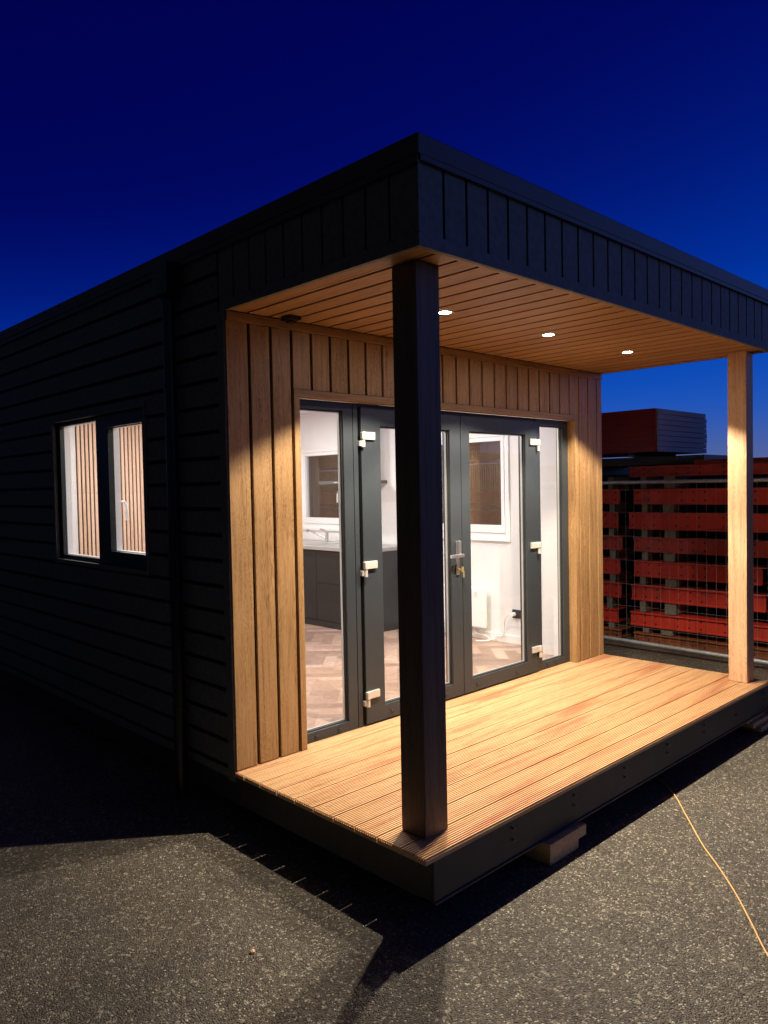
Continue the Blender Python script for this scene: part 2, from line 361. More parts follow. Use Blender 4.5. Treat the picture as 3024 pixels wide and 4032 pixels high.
# roof with flashing
rf = MB(); rf.box(-.022, CW + .02, -FD - .022, YB + .03, 2.797, 2.876, bev=.004)
rf.build('roof', M['roofmetal'], cabin)
B('roof_drip_edge', M['roofmetal'], cabin, (-.018, -.008, -FD - .012, YB, 2.765, 2.796), (-.007, CW + .01, -FD - .020, -FD - .009, 2.775, 2.796))
# corner trim of the side wall
B('corner_trim', M['clad'], cabin, (-.008, .014, -.002, .060, -.06, 2.446))
# ---- oak front wall: boards, top trim, door trim
DX0, DX1, DZ = .473, 3.345, 2.03
mb = MB(); edges = [0.0] + [.152 + .1425 * i for i in range(26)] + [CW]
for i in range(len(edges) - 1):
    a, b_ = edges[i] + (.001 if i == 0 else .0), edges[i + 1] - .019
    if i == len(edges) - 2: b_ = CW
    if edges[i + 1] > CW: continue
    if b_ - a < .02: continue
    z0 = .002
    if a < DX0 - .04 and b_ > DX0 - .04: b_ = min(b_, DX0 - .042)
    if a < DX1 + .04 and b_ > DX1 + .04:
        mb.box(a, DX1 + .038, -.012, .006, DZ + .042, 2.398); a = DX1 + .042
    if a > DX0 - .04 and b_ < DX1 + .045: z0 = DZ + .042
    mb.box(a, b_, -.012, .006, z0, 2.398, bev=.0025)
mb.build('oak_cladding', M['oak_v'], cabin)
mb = MB()
mb.box(.02, DX0 - .01, .007, .02, .0, 2.44); mb.box(DX1 + .01, CW - .01, .007, .02, .0, 2.44); mb.box(DX0 - .01, DX1 + .01, .007, .02, DZ + .01, 2.44)
mb.build('oak_backing', M['groove'], cabin)
B('oak_top_trim', M['oak_h'], cabin, (.003, CW - .003, -.022, .006, 2.40, 2.446), bev=.002)
B('door_side_trim', M['oak_v'], cabin, (DX0 - .04, DX0, -.020, .058, .002, DZ - .001), bev=.002); B('door_side_trim', M['oak_v'], cabin, (DX1, DX1 + .038, -.020, .058, .002, DZ - .001), bev=.002)
B('door_top_trim', M['oak_h'], cabin, (DX0 - .04, DX1 + .038, -.020, .058, DZ, DZ + .040), bev=.002)
# ---- soffit
mb = MB()
x = .004
gx = [.139 + .1425 * k for k in range(0, 26)]
bx0 = .108
mb.box(.004, .098, -FD + .02, -.024, 2.4505, 2.462)
mb.box(.098, CW - .005, -FD + .02, -1.372, 2.4505, 2.462)
last = .102
for e in gx:
    b_ = min(e, CW - .06) - .020
    if b_ - last > .01: mb.box(last, b_, -1.3715, -.024, 2.4505, 2.462)
    last = e
    if e > CW - .06: break
mb.box(CW - .055, CW - .005, -1.3715, -.024, 2.4505, 2.462)
mb.build('soffit', M['oak_y'], cabin)
B('soffit_backing', M['groove'], cabin, (.04, CW - .03, -FD + .04, -.03, 2.474, 2.49))
# ---- porch deck: ridged boards with real gaps
board = MB(); one = None
def ridged(y0, y1, z=0.0, th=.028):
    n = 10; p = []; w = (y1 - y0) / n
    top = []
    for i in range(n):
        a = y0 + i * w
        top += [(a + w * .02, z - .010), (a + w * .24, z - .010), (a + w * .28, z - .0008), (a + w * .32, z), (a + w * .68, z), (a + w * .72, z - .0008), (a + w * .76, z - .010)]
    return [(y0 + .0002, z - th)] + top + [(y1 - .0002, z - th)]
pitch = .1455; y = -CD; k = 0; XR = CW + .005
rnd = random.Random(3)
while y < .055:
    y1 = min(y + pitch - .0055, .058)
    mbb = MB(); dz = rnd.uniform(-.0006, .0006)
    mbb.extrude_x(ridged(y, y1, dz), -.006 + rnd.uniform(-.001, .001), XR); mbb.build('deck_board', M['larch'], cabin)
    y += pitch; k += 1
# steel channel beams round the platform
bf = MB(); prof = [(-1.372, -.034), (-1.385, -.034), (-1.385, -.20), (-1.393, -.204), (-1.393, -.212), (-1.30, -.212), (-1.30, -.204), (-1.372, -.204)]
bf.extrude_x(prof, .048, CW - .01); bf.build('front_beam', M['beam'], cabin)
B('side_beam', M['beam'], cabin, (.048, .062, -1.370, YB, -.212, -.034))
B('side_beam', M['beam'], cabin, (CW - .04, CW - .026, -1.370, YB, -.212, -.034))
for j in range(7):
    xj = .583 + j * .514
    if xj < CW - .06:
        B('joist', M['beam'], cabin, (xj - .022, xj + .022, -1.298, .9, -.19, -.034))
        for zz in (-.068, -.120):
            MB().cyl((xj, -1.398, zz), (xj, -1.384, zz), .0065, 6).cyl((xj, -1.387, zz), (xj, -1.3851, zz), .010, 14).build('bolt', M['darkbolt'], cabin)
B('underfloor', M['beam'], cabin, (.14, CW - .14, .91, YB, -.16, -.06), (.063, CW - .041, -1.371, YB, -.200, -.1905))
# ---- posts
mb = MB(); mb.box(.115, .259, -1.279, -1.137, .001, 2.449, bev=.004); mb.build('porch_post', M['shadepost'], cabin, 'near corner timber post, in shadow')
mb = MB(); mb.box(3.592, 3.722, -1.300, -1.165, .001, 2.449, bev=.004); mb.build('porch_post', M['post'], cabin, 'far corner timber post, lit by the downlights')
# ---- downlights in the soffit
spots = [(.939, -.715), (1.92, -.72), (2.925, -.722)]
for (lx, ly) in spots:
    bm = bmesh.new(); r0, r1 = .044, .034
    mb = MB(); n = 28; b = 0
    rings = [(r0, 2.4500), (r0, 2.4455), (r1 + .003, 2.4445), (r1, 2.447), (r1, 2.4500)]
    for (r, z) in rings:
        for a in range(n): mb.v.append((lx + r * math.cos(2 * math.pi * a / n), ly + r * math.sin(2 * math.pi * a / n), z))
    for i in range(len(rings) - 1):
        for a in range(n): mb.f.append((i * n + a, i * n + (a + 1) % n, (i + 1) * n + (a + 1) % n, (i + 1) * n + a)); mb.mi.append(0)
    d = mb.build('downlight', M['bolt'], cabin, smooth=True)
    l = MB(); l.cyl((lx, ly, 2.4488), (lx, ly, 2.4465), .0325, 28); l.build('lens', M['lens'], d)
    ld = bpy.data.lights.new('downlight_beam', 'SPOT'); ld.energy = PORCH_W; ld.color = (1, .88, .715); ld.spot_size = math.radians(116); ld.spot_blend = .24
    ld.shadow_soft_size = .016
    lo = bpy.data.objects.new('downlight_beam', ld); S.collection.objects.link(lo); lo.location = (lx, ly, 2.440)
# ---- motion sensor on the soffit
mb = MB(); mb.box(.318, .398, -.150, -.062, 2.425, 2.4498, bev=.008); mb.box(.338, .378, -.128, -.085, 2.412, 2.4248, bev=.004)
sn = mb.build('motion_sensor', M['sensor'], cabin)
# ---- window on the left side
fx = .03
def frame_mb(fn, y0, y1, z0, z1, w, d0, d1, ws=None, bev=.003):
    """rectangular frame; fn(u0,u1,d0,d1,z0,z1) adds a box. w=(left,right,bottom,top) widths"""
    l, r, bt, tp = w
    fn(y0, y0 + l, d0, d1, z0, z1); fn(y1 - r, y1, d0, d1, z0, z1); fn(y0 + l, y1 - r, d0, d1, z0, z0 + bt); fn(y0 + l, y1 - r, d0, d1, z1 - tp, z1)
win = MB(); fnX = lambda u0, u1, d0, d1, z0, z1: win.box(d0, d1, u0, u1, z0, z1)
frame_mb(fnX, WY0, WY1, WZ0, WZ1, (.04, .045, .03, .03), .030, .0615)
win.box(.0305, .061, 1.60, 1.70, WZ0 + .03, WZ1 - .03)
w_ = win.build('side_window', M['frame'], cabin, 'two pane window glowing on the dark side wall')
win = MB(); frame_mb(fnX, .971, 1.599, WZ0 + .031, WZ1 - .031, (.03, .105, .062, .058), .022, .0605); sash = win.build('sash', M['frame'], w_)
MB().box(.052, .060, 1.0005, 1.4945, 1.107, 1.941).build('pane', M['glass'], sash)
MB().box(.052, .060, 1.7005, 2.3295, 1.0455, 1.9995).build('pane', M['glass'], w_)
win = MB(); frame_mb(fnX, WY0 - .03, WY1 + .03, WZ0 - .03, WZ1 + .03, (.03, .03, .03, .03), -.008, .03); win.build('window_trim', M['clad'], w_)
win = MB(); frame_mb(fnX, .95, 1.585, WZ0 + .02, WZ1 - .02, (.05, .091, .077, .074), .062, .102); frame_mb(fnX, 1.586, WY1 + .005, WZ0 - .0, WZ1 + .005, (.112, .048, .032, .034), .062, .100)
win.build('inner_frame', M['upvc'], w_)
hd = MB(); hd.box(.1025, .112, 1.535, 1.565, 1.37, 1.46, bev=.003); hd.sweep([(.11, 1.55, 1.44), (.15, 1.55, 1.44), (.162, 1.545, 1.42), (.165, 1.54, 1.36), (.160, 1.535, 1.31)], .009, 10)
hd.build('window_handle', M['whiteplastic'], w_, smooth=True)
# ---- doors: sidelight | door | door | sidelight, frame face at y=.05
fnY = lambda mb: (lambda u0, u1, d0, d1, z0, z1: mb.box(u0, u1, d0, d1, z0, z1, bev=.0))
FY = .05
def glazed(parent, x0, x1, z0, z1, w, y0, y1, name, gname='glass_pane', bev=.004):
    mb = MB(); l, r, bt, tp = w
    mb.box(x0, x0 + l, y0, y1, z0, z1, bev=bev); mb.box(x1 - r, x1, y0, y1, z0, z1, bev=bev)
    mb.box(x0 + l - .004, x1 - r + .004, y0 + .0008, y1 - .0008, z0, z0 + bt, bev=bev); mb.box(x0 + l - .004, x1 - r + .004, y0 + .0008, y1 - .0008, z1 - tp, z1, bev=bev)
    f = mb.build(name, M['frame'], parent)
    gx0, gx1, gz0, gz1 = x0 + l, x1 - r, z0 + bt, z1 - tp
    # gasket and pale glazing spacer seen through the edge of the glass
    gk = MB(); t = .006
    for (a, b_, c, d) in ((gx0 - .003, gx0 + t, gz0, gz1), (gx1 - t, gx1 + .003, gz0, gz1), (gx0 + t, gx1 - t, gz0 - .003, gz0 + t), (gx0 + t, gx1 - t, gz1 - t, gz1 + .003)):
        gk.box(a, b_, y0 + .014, y0 + .022, c, d)
    gk.build('gasket', M['gasket'], f)
    MB().box(gx0 + .001, gx1 - .001, y0 + .0225, y0 + .030, gz0 + .001, gz1 - .001).build(gname, M['glass'], f)
    sp = MB(); t = .010
    for (a, b_, c, d) in ((gx0 + .001, gx0 + t, gz0 + t, gz1 - t), (gx1 - t, gx1 - .001, gz0 + t, gz1 - t), (gx0 + .001, gx1 - .001, gz0 + .001, gz0 + t), (gx0 + .001, gx1 - .001, gz1 - t, gz1 - .001)):
        sp.box(a, b_, y0 + .0305, y0 + .046, c, d)
    sp.build('glazing_spacer', M['bead'], f)
    return f
mb = MB(); mb.box(DX0 + .001, DX1 - .001, FY + .012, FY + .075, -.002, .028); mb.box(DX0 + .001, DX1 - .001, FY + .012, FY + .075, DZ - .025, DZ - .001)
for a, b_ in ((.935, .987), (2.880, 2.915)): mb.box(a, b_, FY + .013, FY + .074, .028, DZ - .025)
mb.build('door_frame', M['frame'], cabin)
B('threshold', M['beam'], cabin, (DX0, DX1, .06, .12, -.05, -.004))
sl = glazed(cabin, DX0 + .001, .934, .0, DZ - .002, (.050, .077, .062, .054), FY, FY + .06, 'left_sidelight')
sr = glazed(cabin, 2.885, DX1 - .001, .0, DZ - .002, (.055, .084, .060, .052), FY, FY + .06, 'right_sidelight')
B('mullion', M['frame'], cabin, (.936, .972, FY - .002, FY + .06, .0, DZ - .002), bev=.003)
d1 = glazed(cabin, .993, 1.944, .010, 2.008, (.165, .115, .095, .115), FY - .012, FY + .058, 'door_leaf')
d2 = glazed(cabin, 1.949, 2.876, .010, 2.008, (.095, .150, .095, .115), FY - .012, FY + .058, 'door_leaf')
# mitre lines where the profiles are welded at the corners
for dd, (xa, xb, za, zb, sx, sz) in ((d2, (1.949, 2.044, .010, .105, 1, 1)), (d2, (1.949, 2.044, 2.008, 1.893, 1, 1)), (d2, (2.876, 2.726, 2.008, 1.893, 1, 1)), (d1, (1.944, 1.829, 2.008, 1.893, 1, 1))):
    mb = MB(); p0, p1 = Vector((xa, FY - .0122, za)), Vector((xb, FY - .0122, zb)); mb.cyl(p0, p1, .0009, 6); mb.build('mitre_joint', M['gasket'], dd)
# interior face of the sidelights is white
# drain caps
for par, xs, zz, yy in ((sl, (.60, .78), .030, FY), (sr, (3.02, 3.14), .030, FY), (d1, (1.22, 1.75), .055, FY - .012), (d2, (2.10, 2.58), .055, FY - .012)):
    for xx in xs: B('drain_cap', M['frame'], par, (xx - .014, xx + .014, yy - .006, yy - .0005, zz - .008, zz + .008), bev=.002)
# hinges: plate + two barrels
def hinge(par, xh, z, s):
    mb = MB(); yf = FY - .012
    mb.box(xh, xh + s * .095, yf - .017, yf - .0005, z - .022, z + .026, bev=.004)
    mb.box(xh - s * .022, xh + s * .006, yf - .028, yf - .002, z - .022, z + .026, bev=.006)
    mb.cyl((xh - s * .008, yf - .014, z - .068), (xh - s * .008, yf - .014, z - .026), .0125, 16)
    mb.box(xh - s * .034, xh - s * .012, yf - .012, yf + .01, z - .062, z - .030, bev=.002)
    mb.build('hinge', M['hinge'], par)
for z in (1.825, 1.015, .195): hinge(d1, 1.004, z, 1)
for z in (1.835, 1.02, .190): hinge(d2, 2.868, z, -1)
# handle, lock, key on the active leaf stile
hx, yf = 1.888, FY - .012
mb = MB(); mb.box(hx - .016, hx + .016, yf - .010, yf - .0005, .875, 1.115, bev=.0045); mb.box(hx - .013, hx + .013, yf - .034, yf - .009, 1.02, 1.118, bev=.006)
mb.box(hx - .120, hx + .015, yf - .060, yf - .040, 1.002, 1.026, bev=.005); mb.cyl((hx, yf - .01, 1.014), (hx, yf - .052, 1.014), .010, 14)
hn = mb.build('door_handle', M['steel'], d1)
mb = MB(); mb.cyl((hx, yf - .01, .915), (hx, yf - .026, .915), .009, 14); mb.box(hx - .0015, hx + .0015, yf - .045, yf - .026, .906, .920); mb.box(hx - .002, hx + .002, yf - .062, yf - .040, .896, .936, bev=.001); mb.box(hx + .006, hx + .010, yf - .060, yf - .044, .860, .905, bev=.001)
mb.build('key', M['brass'], hn)
B('inside_handle', M['whiteplastic'], d1, (hx - .015, hx + .015, FY + .059, FY + .07, .9, 1.1), (hx - .13, hx + .01, FY + .10, FY + .115, 1.0, 1.02), (hx - .008, hx + .008, FY + .07, FY + .10, 1.0, 1.02), bev=.002)
# ---- rainwater pipe
mb = MB(); mb.cyl((-.052, .490, -.25), (-.052, .490, 2.60), .036, 20)
for z in (.25, 1.15, 2.1): mb.cyl((-.052, .490, z - .012), (-.052, .490, z + .012), .041, 20)
mb.build('downpipe', M['pipe'], cabin, smooth=True)
mb = MB(); mb.box(-.115, -.012, .405, .545, 2.60, 2.785, bev=.006); mb.build('rainwater_hopper', M['pipe'], cabin)
# ---- shell: inner walls, floor, ceiling, partition
IX0, IX1, IY0, YP = .13, 3.52, .125, 4.30
def wall_x(name, x0, x1, y0, y1, z0, z1, holes):
    mb = MB(); cur = y0
    for (a, b_, c, d) in sorted(holes):
        mb.box(x0, x1, cur, a, z0, z1); mb.box(x0, x1, a, b_, z0, c); mb.box(x0, x1, a, b_, d, z1); cur = b_
    mb.box(x0, x1, cur, y1, z0, z1); return mb.build(name, M['whitepaint'], cabin)
wall_x('left_inner_wall', .101, IX0, IY0, YB - .1, .0, 2.45, [(WY0 - .005, WY1 + .005, WZ0 - .01, WZ1 + .01)])
HOLES = [(.80, 1.99, .99, 1.97), (3.10, 3.87, 1.02, 1.945)]
wall_x('right_inner_wall', IX1, IX1 + .06, IY0, YB - .1, .0, 2.45, HOLES)
mb = MB(); cur = -.0
for (a, b_, c, d) in HOLES:
    mb.box(IX1 + .061, CW, cur, a, -.05, 2.79); mb.box(IX1 + .061, CW, a, b_, -.05, c); mb.box(IX1 + .061, CW, a, b_, d, 2.79); cur = b_
mb.box(IX1 + .061, CW, cur, YB, -.05, 2.79); mb.build('far_side_wall', M['clad'], cabin)
mb = MB(); mb.box(.031, .100, .021, WY0, -.04, 2.79); mb.box(.031, .100, WY1, YB - .1, -.04, 2.79); mb.box(.031, .100, WY0, WY1, -.04, WZ0); mb.box(.031, .100, WY0, WY1, WZ1, 2.79)
mb.build('side_wall_core', M['groove'], cabin)
mb = MB(); mb.box(.101, DX0 + .0, .021, IY0 - .001, .0, 2.45); mb.box(DX1 + .012, IX1 + .06, .021, IY0 - .001, .0, 2.45); mb.box(DX0, DX1 + .012, .021, IY0 - .001, DZ + .045, 2.45)
mb.build('front_wall_core', M['whitepaint'], cabin)
mb = MB(); mb.box(DX1 + .001, DX1 + .012, FY + .061, .32, .0, DZ); mb.box(DX1 + .012, IX1 - .001, .1255, .32, .0, 2.41); mb.build('door_lining', M['whitepaint'], cabin)
B('inner_ceiling', M['whitepaint'], cabin, (IX0, IX1, IY0, YP + .1, 2.41, 2.44))
B('back_wall', M['clad'], cabin, (.0, CW, YB - .09, YB, -.05, 2.79))
B('partition_wall', M['whitepaint'], cabin, (IX0 + .001, IX1 - .001, YP + .021, YP + .10, .0, 2.41))
mb = MB(); mb.box(.95, IX1 - .001, YP + .008, YP + .020, .03, 2.409); mb.build('slat_wall_backing', M['felt'], cabin)
mb = MB(); x = .955
while x < IX1 - .03: mb.box(x, x + .027, YP - .012, YP + .008, .03, 2.409, bev=.0015); x += .0425
mb.build('slat_wall', M['slat'], cabin)
mb = MB(); mb.box(IX0 + .0005, IX0 + .010, 3.00, YP - .013, .03, 2.409); mb.build('slat_wall_backing', M['felt'], cabin)
mb = MB(); y = 3.005
while y < YP - .05: mb.box(IX0 + .0105, IX0 + .030, y, y + .027, .03, 2.409, bev=.0015); y += .0425
mb.build('slat_wall', M['slat'], cabin)
B('baseboard', M['whiteplastic'], cabin, (IX1 - .014, IX1, .32, 2.07, .03, .105), bev=.003); B('baseboard', M['whiteplastic'], cabin, (IX0, IX0 + .014, IY0, 2.99, .03, .105), bev=.003)
# herringbone floor laid in planks of a few shades
def plank_mat(i, base):
    return wood('floor plank shade %d' % i, [tuple(c * .72 for c in base), base, tuple(min(1, c * 1.25) for c in base)], 'Z', .38, 22, 1.0, vary=.12)
PM = [plank_mat(i, c) for i, c in enumerate([(.30, .20, .155), (.37, .25, .20), (.26, .172, .137), (.42, .295, .24)])]
mb = MB(); w, L = .105, .42; ca = math.sqrt(.5); rr = random.Random(5); gp = .0012
def addplank(x0, x1, y0, y1):
    pts = [(x0 + gp, y0 + gp), (x1 - gp, y0 + gp), (x1 - gp, y1 - gp), (x0 + gp, y1 - gp)]
    P = [((a - b_) * ca + 1.8, (a + b_) * ca + 2.2) for a, b_ in pts]
    cx_, cy_ = sum(p[0] for p in P) / 4, sum(p[1] for p in P) / 4
    if not (IX0 - .25 < cx_ < IX1 + .25 and -.2 < cy_ < YP + .25): return
    P = [Vector((a, c, 0)) for a, c in P]
    for nx_, ny_, lim in ((1, 0, IX0), (-1, 0, -IX1), (0, 1, .112), (0, -1, -YP - .02)):   # trim the plank square to the walls
        Q = []
        for i_ in range(len(P)):
            p, q_ = P[i_], P[(i_ + 1) % len(P)]; dp, dq = p.x * nx_ + p.y * ny_ - lim, q_.x * nx_ + q_.y * ny_ - lim
            if dp >= 0: Q.append(p)
            if dp * dq < 0: Q.append(p.lerp(q_, dp / (dp - dq)))
        P = Q
        if len(P) < 3: return
    P = [(p.x, p.y) for p in P]
    b = len(mb.v); mb.v += [(a, c, .030) for a, c in P]; mb.f.append(tuple(range(b, b + len(P)))); mb.mi.append(rr.randrange(4))
for i in range(-60, 60):
    for j in range(-12, 12):
        ox, oy = i * w + j * L, i * w - j * L
        addplank(ox, ox + L, oy, oy + w); addplank(ox, ox + w, oy + w, oy + w + L)
b = len(mb.v); mb.v += [(IX0, .112, .0288), (IX1, .112, .0288), (IX1, YP + .02, .0288), (IX0, YP + .02, .0288)]; mb.f.append((b, b + 1, b + 2, b + 3)); mb.mi.append(2)
mb.build('herringbone_floor', PM, cabin)
B('subfloor', PM[1], cabin, (IX0, IX1, .10, YB - .1, -.04, .0275))
# windows in the far side wall, white inside
def room_window(y0, y1, z0, z1, mull, hy):
    mb = MB(); X0, X1 = IX1 - .012, IX1 + .05
    fn = lambda u0, u1, d0, d1, a, b_: mb.box(d0, d1, u0, u1, a, b_, bev=.003)
    frame_mb(fn, y0 - .018, y1 + .018, z0 - .014, z1 + .008, (.03, .03, .03, .02), IX1 - .022, IX1 - .001)
    frame_mb(fn, y0 + .001, y1 - .001, z0 + .001, z1 - .001, (.034, .034, .065, .018), IX1 - .010, X1)
    f = mb.build('room_window', M['upvc'], cabin)
    panes = [(y0 + .034, y1 - .034)] if mull is None else [(y0 + .034, mull - .03), (mull + .03, y1 - .034)]
    if mull is not None: B('window_mullion', M['upvc'], f, (IX1 - .009, X1, mull - .03, mull + .03, z0 + .05, z1 - .05))
    for a, b_ in panes:
        mb = MB(); frame_mb(fn, a, b_, z0 + .065, z1 - .018, (.036, .036, .072, .036), IX1 - .020, X1 - .01)
        s_ = mb.build('sash', M['upvc'], f)
        MB().box(IX1 + .012, IX1 + .018, a + .035, b_ - .035, z0 + .13, z1 - .05).build('pane', M['roomglass'], s_)
    if hy:
        hd = MB(); hd.box(IX1 - .030, IX1 - .0205, hy - .014, hy + .014, 1.40, 1.48, bev=.003); hd.sweep([(IX1 - .03, hy, 1.46), (IX1 - .06, hy, 1.46), (IX1 - .07, hy, 1.44), (IX1 - .072, hy, 1.34)], .008, 8)
        hd.build('window_handle', M['whiteplastic'], f, smooth=True)
    return f
room_window(.80, 1.99, .99, 1.97, 1.425, None)
room_window(3.10, 3.87, 1.02, 1.945, None, 3.15)
# room lamps (the cabin is lit inside)
rl = [(1.05, 1.25), (2.35, 1.25), (1.05, 3.2), (2.35, 3.2)]
for lx, ly in rl:
    mb = MB(); mb.cyl((lx, ly, 2.4095), (lx, ly, 2.403), .055, 24); c_ = mb.build('ceiling_lamp', M['whiteplastic'], cabin)
    MB().cyl((lx, ly, 2.4025), (lx, ly, 2.4005), .046, 24).build('lens', M['roomlens'], c_)
    ld = bpy.data.lights.new('ceiling_lamp_light', 'AREA'); ld.shape = 'DISK'; ld.size = .09; ld.energy = ROOM_W; ld.color = (1, .955, .96)
    lo = bpy.data.objects.new('ceiling_lamp_light', ld); S.collection.objects.link(lo); lo.location = (lx, ly, 2.396)
# ================================================================ things in the room
KY0, KY1, KX0, KX1 = 2.09, 4.27, 2.90, 3.505
kit = thing('kitchen_unit', 'anthracite base cabinets under grey worktop with steel sink, seen through left panes', 'kitchen unit', (3.2, 3.2, .031))
B('carcass', M['cabinet'], kit, (KX0 + .022, KX1, KY0 + .020, KY1, .032, .848))
B('end_panel', M['cabinet'], kit, (KX0, KX1, KY0, KY0 + .0195, .032, .850), bev=.0015)
for a, b_ in ((2.114, 2.88), (2.884, 3.48), (3.484, 4.08)):
    if a < 2.5:
        for z0, z1 in ((.10, .496), (.50, .845)): B('drawer_front', M['cabinet'], kit, (KX0 + .002, KX0 + .0215, a, b_, z0, z1), bev=.0015)
    else: B('cabinet_door', M['cabinet'], kit, (KX0 + .002, KX0 + .0215, a, b_, .10, .845), bev=.0015)
B('plinth', M['cabinet'], kit, (KX0 + .002, KX0 + .021, 2.11, KY1, .032, .096))
B('worktop', M['worktop'], kit, (KX0 - .025, KX1, KY0 - .012, KY1, .851, .889), bev=.003)
sk = MB(); fn = lambda u0, u1, d0, d1, a, b_: sk.box(d0, d1, u0, u1, a, b_, bev=.001)
frame_mb(lambda u0, u1, d0, d1, a, b_: sk.box(u0, u1, a, b_, .8895, .893), 2.98, 3.44, 2.95, 3.85, (.02, .02, .25, .02), 0, 0)
sk.box(3.0, 3.42, 3.2, 3.83, .8892, .8905)
sink = sk.build('sink', M['steel'], kit)
tp = MB(); tp.cyl((3.36, 3.24, .893), (3.36, 3.24, 1.005), .020, 16); tp.sweep([(3.36, 3.24, .93), (3.32, 3.36, .975), (3.29, 3.47, 1.02), (3.285, 3.50, 1.025)], .010, 10)
tp.cyl((3.285, 3.505, 1.03), (3.285, 3.505, 1.0), .014, 12); tp.sweep([(3.36, 3.24, 1.005), (3.355, 3.27, 1.022), (3.34, 3.34, 1.035)], .009, 8)
tp.build('tap', M['steel'], kit, smooth=True)
fm = MB(); rr = random.Random(9)
for i in range(0):
    x0_ = 3.0 + rr.random() * .3; z0_ = .45 + rr.random() * .35; pts = [(x0_ + .035 * k * math.cos(i * 1.3 + k * .4), KY0 - .003, z0_ + .03 * k * math.sin(i * 1.3 + k * .5)) for k in range(5)]
    fm.sweep(pts, .0016, 5)
hood = thing('range_hood', 'slim black range hood with upright chimney on white wall beside the kitchen window', 'range hood', (3.3, 2.7, 1.54))
B('canopy', M['hoodmetal'], hood, (3.05, 3.517, 2.40, 2.99, 1.545, 1.580), bev=.003)
B('chimney', M['hoodmetal'], hood, (3.28, 3.517, 2.52, 2.82, 1.581, 2.405), bev=.003)
for i in range(5): B('button', M['whiteplastic'], hood, (3.0475, 3.0495, 2.64 + i * .02, 2.65 + i * .02, 1.558, 1.568))
ht = thing('panel_heater', 'white electric panel heater on the wall under the right window', 'heater', (3.45, 1.3, .14))
B('body', M['heater'], ht, (3.425, 3.475, 1.032, 1.56, .150, .530), bev=.012)
B('control_panel', M['whiteplastic'], ht, (3.4225, 3.4248, 1.10, 1.21, .44, .50))
for i in range(3):
    for j in range(2): B('button', M['bolt'], ht, (3.4212, 3.4224, 1.115 + j * .016, 1.123 + j * .016, .452 + i * .014, .459 + i * .014))
B('bracket', M['steel'], ht, (3.4755, 3.519, 1.10, 1.12, .2, .48)); B('bracket', M['steel'], ht, (3.4755, 3.519, 1.46, 1.48, .2, .48))
cb = MB(); P = [(3.45, 1.17, .148), (3.46, 1.175, .10), (3.47, 1.13, .080), (3.47, 1.05, .078), (3.47, 1.00, .040), (3.42, 1.03, .034), (3.38, 1.10, .034), (3.44, 1.03, .036), (3.48, .97, .05), (3.49, .93, .085), (3.49, .87, .090), (3.49, .845, .13), (3.487, .845, .20), (3.475, .82, .26), (3.46, .775, .300), (3.455, .738, .308)]
def smooth_pts(P, n=6):
    P = [Vector(p) for p in P]; o = []
    for i in range(len(P) - 1):
        a, b_, c, d = P[max(i - 1, 0)], P[i], P[i + 1], P[min(i + 2, len(P) - 1)]
        for k in range(n):
            t = k / n; o.append(.5 * ((2 * b_) + (-a + c) * t + (2 * a - 5 * b_ + 4 * c - d) * t * t + (-a + 3 * b_ - 3 * c + d) * t ** 3))
    o.append(P[-1]); return o
cb.sweep(smooth_pts(P), .0048, 8); cb.cyl((3.455, .738, .308), (3.505, .738, .308), .019, 16)
cb.build('power_cord', M['whiteplastic'], ht, smooth=True)
so = MB(); so.box(3.506, 3.519, .642, .765, .272, .350, bev=.003); tag(so.build('wall_socket', M['socket']), 'black double wall socket with white plug in it, low on white wall', 'socket')
# ================================================================ timber packing under the porch beam
def stack(label, boxes, loc):
    t = thing('timber_packing', label, 'timber blocks', loc, None)
    for b in boxes: B('timber_offcut', M['rough_wood'], t, b, bev=.003)
    return t
stack('two short timber offcuts stacked under the front beam, left of the cable', [(.825, 1.075, -1.425, -1.18, G + .001, -.268), (.815, 1.135, -1.432, -1.17, -.267, -.2125)], (.95, -1.3, G))
stack('stepped pile of timber offcuts under the far front corner of the porch', [(3.50, 4.02, -1.43, -1.16, G + .001, -.283), (3.44, 3.96, -1.40, -1.18, -.2825, -.247), (3.40, 3.72, -1.37, -1.2, -.2465, -.213)], (3.6, -1.3, G))
# galvanised tube end at the right edge
mb = MB(); mb.box(3.80, 4.35, -1.47, -1.41, -.235, -.195, bev=.014); mb.cyl((4.02, -1.44, -.195), (4.02, -1.44, .30), .021, 16); mb.box(3.93, 4.12, -1.5, -1.38, -.245, -.234)
mb.box(4.0, 4.05, -1.47, -1.41, G + .001, -.244)
tag(mb.build('support_bracket', M['galv']), 'galvanised steel tube end beside the far porch corner, at right edge', 'bracket')
# ================================================================ extension cable
P = [(2.32, -1.10, G + .004), (2.238, -1.255, G + .004), (2.08, -1.42, G + .004), (1.952, -1.529, G + .004), (1.78, -1.66, G + .004), (1.636, -1.748, G + .004), (1.53, -1.85, G + .004), (1.437, -1.919, G + .004), (1.36, -2.0, G + .004),
     (1.28, -2.063, G + .004), (1.17, -2.155, G + .004), (1.065, -2.22, G + .004), (.99, -2.285, G + .004), (.913, -2.335, G + .004), (.80, -2.42, G + .004), (.6, -2.6, G + .004)]
mb = MB(); mb.sweep(smooth_pts(P[::2] + P[-1:]), .0034, 8); tag(mb.build('extension_cable', M['cable'], smooth=True), 'thin orange cable running from under the porch across the asphalt', 'cable')
